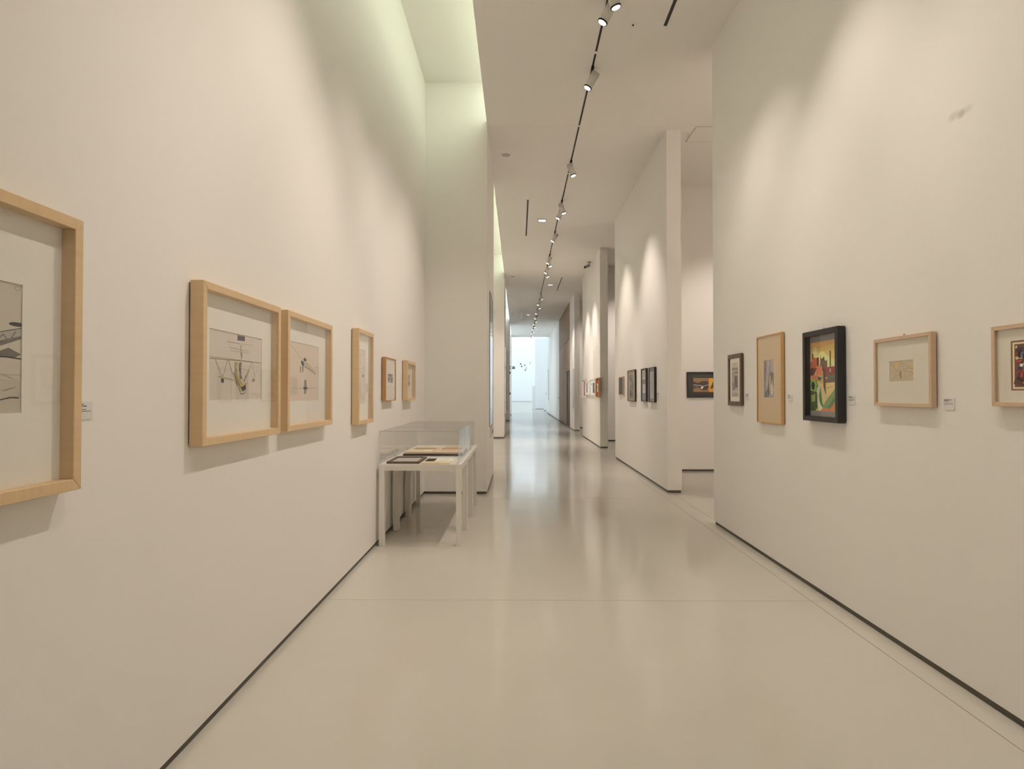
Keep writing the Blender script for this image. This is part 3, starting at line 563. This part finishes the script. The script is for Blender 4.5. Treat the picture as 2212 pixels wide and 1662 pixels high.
# ---------------- side room picture
Yf = 11.565
A = on_y(1484.4, 803.8, Yf); 
picture('black framed orange and brown abstract seen through the opening', 'F', None, 1484.4, None, 803.8, 859.3, 0.035, 0.030, 'black', 0.012, (0.115, 0.58, 0.105, 0.365), 'mat_dark', BR(150, 108, 64),
  [('p', BR(214, 140, 36), [(.62, 0), (1, 0), (1, 1), (.62, 1)]), ('p', BR(236, 160, 44), [(.64, .3), (.8, .5), (.75, .95), (.64, .98)]), ('p', BR(66, 50, 40), [(0, .75), (.2, .62), (.3, .75), (.45, .78), (.6, .76), (.62, .4), (.55, .15), (.4, .12), (.3, .2), (.2, .3), (0, .2)]), ('p', BR(96, 76, 56), [(.02, .4), (.2, .42), (.2, .3), (.02, .22)]), ('p', BR(90, 50, 34), [(.8, .75), (.95, .8), (1, .5), (.85, .45), (.75, .2), (.68, .3)]),
   ('p', BR(238, 226, 200), [(0, .53), (.34, .47), (.34, .44), (0, .49)]), ('p', BR(238, 226, 200), [(.42, .45), (.64, .53), (.64, .50), (.42, .42)]), ('p', BR(238, 226, 200), [(.34, .42), (.42, .42), (.37, .2), (.28, .28)])], Yf=Yf, W=0.695, knob=True)
# ---------------- third partition
right('white framed work with a red stripe, leftmost on the third partition', 1256.8, 1263, 820.5, 859.3, 0.05, 0.03, 'white', 0.012, None, None, BR(226, 226, 228), [('p', BR(150, 52, 40), [(.55, .05), (.98, .05), (.98, .92), (.55, .92)])], glaze=False)
right('white framed work with a dark upright stripe, second on the third partition', 1264.2, 1273.6, 824.7, 853.5, 0.04, 0.03, 'white', 0.012, None, None, BR(220, 216, 210), [('p', BR(72, 64, 56), [(.2, .12), (.38, .12), (.38, .92), (.2, .92)])], glaze=False)
right('pale framed work with a brown picture, third on the third partition', 1274.8, 1284.2, 819.5, 854, 0.04, 0.03, 'white', 0.012, None, None, BR(206, 200, 188), [('p', BR(96, 80, 58), [(.5, .08), (1, .08), (1, .78), (.5, .78)]), ('p', BR(70, 66, 60), [(.15, .65), (.32, .65), (.32, .75), (.15, .75)]), ('p', BR(128, 84, 60), [(.6, .4), (.9, .3), (.8, .7)])], glaze=False)
right('tall red work with black ends and white middle, rightmost on the third partition', 1286.6, 1292.8, 817, 859, 0.06, 0.028, 'tan_oak', 0.012, None, None, BR(160, 56, 42), [('p', BR(60, 36, 32), [(0, .93), (1, .93), (1, 1), (0, 1)]), ('p', BR(92, 84, 64), [(.05, .3), (.95, .3), (.95, .7), (.05, .7)]), ('p', BR(232, 224, 212), [(.3, .28), (.7, .26), (.6, .52), (.7, .72), (.3, .74), (.45, .5)]), ('p', BR(60, 36, 32), [(0, 0), (1, 0), (1, .05), (0, .05)])], glaze=False)
# ---------------- tall white text panel
a, b = on_x(1234.6, 798.5, XR-0.03), on_x(1238.6, 883.2, XR-0.03)
o = empty('text_panel', (XR, a.y, b.z), ROT['R'], 'tall white text panel on the fourth partition', 'panel'); W = a.y-b.y; H = a.z-b.z; k = H*0.22
box(0, W, 0, -0.03, k+0.006, H).build('upper_board', M['white'], o); box(0, W, 0, -0.03, 0, k).build('lower_board', M['white'], o)
# ------------------------------------------------------------------ wall labels
def wall_label(side, px0, px1, py0, py1, label, seed, face=None):
    X = XL if side == 'L' else XR; Xf = X+0.004*(1 if side == 'L' else -1)
    a, b = on_x(px0, py0, Xf), on_x(px1, py1, Xf); W = abs(a.y-b.y); H = abs(a.z-b.z)
    o = empty('wall_label', (X, a.y, b.z), ROT[side], label, 'label', 'object labels')
    box(0, W, 0, -0.004, 0, H).build('card', M['white'], o)
    q = random.Random(seed); m = MB()
    for i in range(5):
        if i == 2: continue
        x = 0.06*W; z = H*(0.86-0.10*i); h = H*(0.055 if i < 2 else 0.035); end = W*q.uniform(.45, .92)
        while x < end:
            e = min(end, x+W*q.uniform(.05, .16)); m.box(x, e, -0.004, -0.0043, z-h, z); x = e+W*0.025
    m.build('printed_text', M['ink'], o)
wall_label('L', 160, 200, 868, 905, 'small white wall label half hidden behind the big left frame', 1)
wall_label('R', 1610, 1617.5, 850, 863.5, 'small white wall label right of the brown stained frame', 2)
wall_label('R', 1701, 1711, 852, 867.5, 'small white wall label right of the tan matted frame', 3)
wall_label('R', 1832.3, 1847, 854, 874.5, 'small white wall label right of the black framed townscape', 4)
wall_label('R', 2038.3, 2062, 860, 885.5, 'small white wall label right of the landscape line drawing', 5)
wall_label('R', 1419.6, 1422.6, 848, 865, 'narrow label at the near end of the middle partition', 6)
wall_label('R', 1376.2, 1378, 852, 859.5, 'tiny label between the line figures and the close pair', 7)
wall_label('R', 1348.8, 1350.4, 853, 858, 'tiny label right of the pinkish frame on the middle partition', 8)
# ------------------------------------------------------------------ panels on pier sides
def side_panel(Ya, Yb, z0, z1, label):
    o = empty('glossy_panel', (XP, Ya, z0), ROT['L'], label, 'panel'); W = Yb-Ya; H = z1-z0
    box(0.004, W-0.004, 0, -0.010, 0.004, H-0.004).build('board', M['panel_dark'], o)
    for q in ring(W, H, 0.008, 0, -0.012): q.build('edge_trim', M['mat_grey'], o)
side_panel(9.68, 10.75, 0.93, 3.05, 'tall glossy dark panel on the side of the nearest pier')
side_panel(20.7, 21.7, 0.75, 3.05, 'tall glossy panel on the side of the second pier')
o = empty('notice_plate', (XP, 9.95, 0.74), ROT['L'], 'small white notice with dark marks under the panel on the nearest pier', 'sign')
box(0, 0.85, 0, -0.02, 0, 0.155).build('plate', M['white'], o)
m = MB()
for i, (x, z, ww, hh) in enumerate(((.3, .03, .08, .09), (.42, .05, .06, .07), (.52, .03, .1, .05), (.66, .04, .06, .08))): m.box(x, x+ww, -.02, -.0205, z, z+hh)
m.build('printed_marks', M['ink'], o)
# exit sign and boxes on the third pier
o = empty('exit_sign', (XP, 34.0, 2.79), 0, 'small dark green exit sign sticking out from the far left pier', 'sign')
box(0, 0.012, -0.05, 0.05, -0.06, 0.2).build('bracket', M['mat_dark'], o)
pl = box(0.012, 0.275, -0.012, 0.012, 0, 0.13).build('sign_plate', M['green_sign'], o)
m = MB(); zc = 0.065
m.box(0.04, 0.10, -0.0135, -0.012, 0.02, 0.11); m.poly([(0.13, -0.0135, zc-.035), (0.17, -0.0135, zc), (0.13, -0.0135, zc+.035)]); m.box(0.17, 0.24, -0.0135, -0.012, zc-.008, zc+.008)
m.build('pictogram', M['cool_lens'], pl)
o = empty('call_point', (XP, 33.4, 2.5), 0, 'small dark box below the exit sign on the far left pier', 'box'); box(0, .04, -.06, .06, 0, .12).build('case', M['mat_dark'], o); box(.04, .046, -.03, .03, .03, .09).build('cover', M['mat_grey'], o)
o = empty('wall_box', (XP, 33.4, 1.38), 0, 'small black box at eye level on the far left pier', 'box'); box(0, .045, -.05, .05, 0, .12).build('case', M['dark'], o); box(.045, .05, -.03, .03, .03, .09).build('cover', M['mat_dark'], o)
# panel and switch on the white wall before the hall
a = on_x(1185, 798, XR)
o = empty('wall_board', (XR, 45.2, 0.95), ROT['R'], 'flat grey-white board on the right wall just before the hall', 'panel'); box(0, 1.2, 0, -.03, 0, 2.2).build('board', M['white'], o); box(.02, 1.18, -.03, -.033, .02, 2.18).build('face', M['white'], o)
o = empty('light_switch', (XR, 33.6, 1.15), ROT['R'], 'light switch beside the boarded wall', 'switch'); box(0, .16, 0, -.015, 0, .1).build('plate', M['mat_grey'], o); box(.04, .12, -.015, -.022, .02, .08).build('rocker', M['white'], o)
# ------------------------------------------------------------------ display tables and cases
TX0, TX1, TT = -1.325, -0.535, 0.775
def table(Y, D, label):
    r = empty('display_table', (TX0, Y, 0), 0, label, 'table', 'white display tables'); W = TX1-TX0; lw = 0.05
    box(0, W, 0, D, TT-0.018, TT).build('table_top', M['white_paint'], r)
    for x in (0.004, W-lw-0.004):
        for y in (0.004, D-lw-0.004): box(x, x+lw, y, y+lw, 0, TT-0.018).build('leg', M['white_paint'], r)
    for y in (0.008, D-0.028): box(lw+0.004, W-lw-0.004, y, y+0.02, TT-0.018-0.042, TT-0.018).build('apron', M['white_paint'], r)
    for x in (0.008, W-0.028): box(x, x+0.02, lw+0.004, D-lw-0.004, TT-0.018-0.042, TT-0.018).build('apron', M['white_paint'], r)
def case(Y, D, label):
    W = TX1-TX0-0.035; H = 0.315; t = 0.005
    r = empty('acrylic_case', (TX0+0.002, Y, TT), 0, label, 'display case', 'clear acrylic display cases')
    box(0, W, 0, t, 0, H-t).build('front_pane', M['acrylic'], r); box(0, W, D-t, D, 0, H-t).build('rear_pane', M['acrylic'], r)
    box(0, t, t, D-t, 0, H-t).build('side_pane', M['acrylic'], r); box(W-t, W, t, D-t, 0, H-t).build('side_pane', M['acrylic'], r)
    box(0, W, 0, D, H-t, H).build('top_pane', M['acrylic'], r)
    for x in (0.0, W-0.002): box(x, x+0.002, -0.0006, 0.0, 0, H).build('glued_edge', M['grille'], r)
    box(0.002, W-0.002, -0.0006, 0.0, H-0.0035, H).build('glued_edge', M['grille'], r)
    for x in (0.012, W-0.012):
        for z in (0.014, H-0.022): MB().cyl((x, -0.003, z), (x, 0, z), 0.0042, n=10).build('screw', M['steel'], r)
YT = [5.89, 6.625, 7.36]
for y, s, s2 in zip(YT, ('nearest white display table standing against the left wall', 'middle white display table of the row against the left wall', 'farthest white display table, close to the pier'),
                    ('nearest clear acrylic case holding a dark framed sheet', 'middle clear acrylic case holding an album of tan papers', 'farthest clear acrylic case, next to the pier')):
    table(y, 0.73, s); case(y+0.012, 0.70, s2)
def flat(name, x0, x1, y0, y1, label, m, h=0.003, z=TT, cat='paper', rot=0.0, marks=0, group='papers in the display cases', ink='mat_grey'):
    o = empty(name, ((x0+x1)/2, (y0+y1)/2, z), rot, label, cat, group); w2, d2 = (x1-x0)/2, (y1-y0)/2
    box(-w2, w2, -d2, d2, 0, h).build('sheet', m, o)
    if marks:
        b = MB()
        for i in range(marks):
            v = d2*(0.75-1.5*i/max(1, marks-1)); b.box(-w2*.8, w2*random.uniform(.2, .8), v-.004, v+.004, h, h+.0004)
        b.build('print', M[ink], o)
    return o
# framed sheet in the first case
o = empty('framed_document', (-1.262, 5.945, TT), 0, 'dark framed white sheet lying flat in the nearest case', 'picture')
W, D, mw = 0.315, 0.50, 0.028
for q in (((0, 0), (W, 0), (W-mw, mw), (mw, mw)), ((W, 0), (W, D), (W-mw, D-mw), (W-mw, mw)), ((W, D), (0, D), (mw, D-mw), (W-mw, D-mw)), ((0, D), (0, 0), (mw, mw), (mw, D-mw))):
    MB().hexa([(x, y, 0) for x, y in q]+[(x, y, 0.02) for x, y in q]).build('frame_rail', M['walnut'], o)
box(mw, W-mw, mw, D-mw, 0, 0.008).build('sheet', M['white'], o)
box(mw, W-mw, mw, D-mw, 0.013, 0.015).build('glazing', M['glass'], o)
flat('photograph', -0.925, -0.835, 6.17, 6.40, 'small dark photograph in the nearest case', M['mat_dark'], cat='photograph')
flat('printed_card', -0.825, -0.645, 6.13, 6.42, 'white printed card with a tan border in the nearest case', cmat(srgb(226, 208, 176)), marks=4)
flat('tan_booklet', -0.925, -0.66, 5.92, 6.10, 'thin tan booklet at the front of the nearest case', cmat(srgb(206, 178, 132)), 0.008, rot=0.04, marks=3, cat='booklet')
# album and papers in the second case
o = empty('album', (-1.24, 6.68, TT), 0, 'large open album with dark cover in the middle case', 'book')
box(0, 0.65, 0, 0.58, 0, 0.022).build('cover', M['blackish'], o)
box(0.008, 0.32, 0.008, 0.572, 0.022, 0.040).build('page_block', cmat(srgb(208, 172, 138)), o); box(0.33, 0.642, 0.008, 0.572, 0.022, 0.040).build('page_block', cmat(srgb(208, 172, 138)), o)
z = TT+0.040
flat('letter', -1.20, -0.95, 6.80, 7.0, 'pale letter on the left page of the album', cmat(srgb(222, 200, 160)), z=z, marks=4, ink='mat_tan')
flat('letter', -0.885, -0.64, 6.80, 7.0, 'tan letter on the right page of the album', cmat(srgb(206, 174, 124)), z=z, marks=3)
flat('print', -1.18, -0.94, 7.05, 7.22, 'brown print at the back of the left album page', cmat(srgb(172, 126, 90)), z=z, cat='print')
flat('print', -0.87, -0.64, 7.05, 7.22, 'brown print at the back of the right album page', cmat(srgb(180, 130, 96)), z=z, cat='print')
flat('sheet', -1.22, -0.98, 7.50, 7.9, 'pale sheet in the left half of the farthest case', cmat(srgb(220, 202, 170)), marks=5, cat='paper', ink='mat_tan')
flat('sheet', -0.92, -0.68, 7.50, 7.9, 'tan sheet in the right half of the farthest case', cmat(srgb(206, 176, 134)), marks=5, cat='paper')
# ------------------------------------------------------------------ things in the far hall
o = empty('sculpture_column', (1.27, 55.9, 0), 0, 'slim white column standing in the bright hall', 'sculpture')
box(0, 0.3, 0, 0.3, 0, 0.12).build('foot', M['white'], o); box(0.02, 0.28, 0.02, 0.28, 0.12, 2.05).build('shaft', M['white'], o); box(0, 0.3, 0, 0.3, 2.05, 2.1).build('cap', M['white'], o)
o = empty('plinth', (2.12, 51.2, 0), 0, 'pale plinth at the right side of the bright hall', 'plinth')
box(0, 0.36, 0, 0.36, 0, 0.06).build('base', M['mat_grey'], o); box(0.005, 0.355, 0.005, 0.355, 0.06, 1.2).build('block', M['hall_wall'], o)
o = empty('small_sculpture', (2.38, 51.38, 1.2), 0, 'small dark sculpture on the pale plinth in the hall', 'sculpture')
MB().cyl((0, 0, 0), (0, 0, 0.22), 0.03, 0.012, 12).build('stem', M['steel'], o); MB().cyl((-.03, 0, .2), (.06, 0, .42), 0.05, 0.02, 14).build('figure', M['mat_dark'], o, smooth=True)
for i, (px, py, r, s) in enumerate(((1124.8, 786.5, .09, 'upper left'), (1126.9, 792, .09, 'lower left'), (1133.6, 789.6, .08, 'middle'), (1137, 795.5, .06, 'small lower right'), (1134.5, 799.6, .08, 'lowest'), (1145, 784.8, .06, 'upper right'))):
    c = on_y(px, py, 110)
    o = empty('wall_disc', (c.x, 110, c.z), 0, s+' dark disc of the cluster on the bright end wall', 'wall art', 'dark discs on the end wall')
    MB().cyl((0, -0.05, 0), (0, -0.08, 0), r*1.3, n=20).build('disc', M['mat_dark'], o); MB().cyl((0, 0, 0), (0, -0.05, 0), 0.015, n=8).build('pin', M['steel'], o)
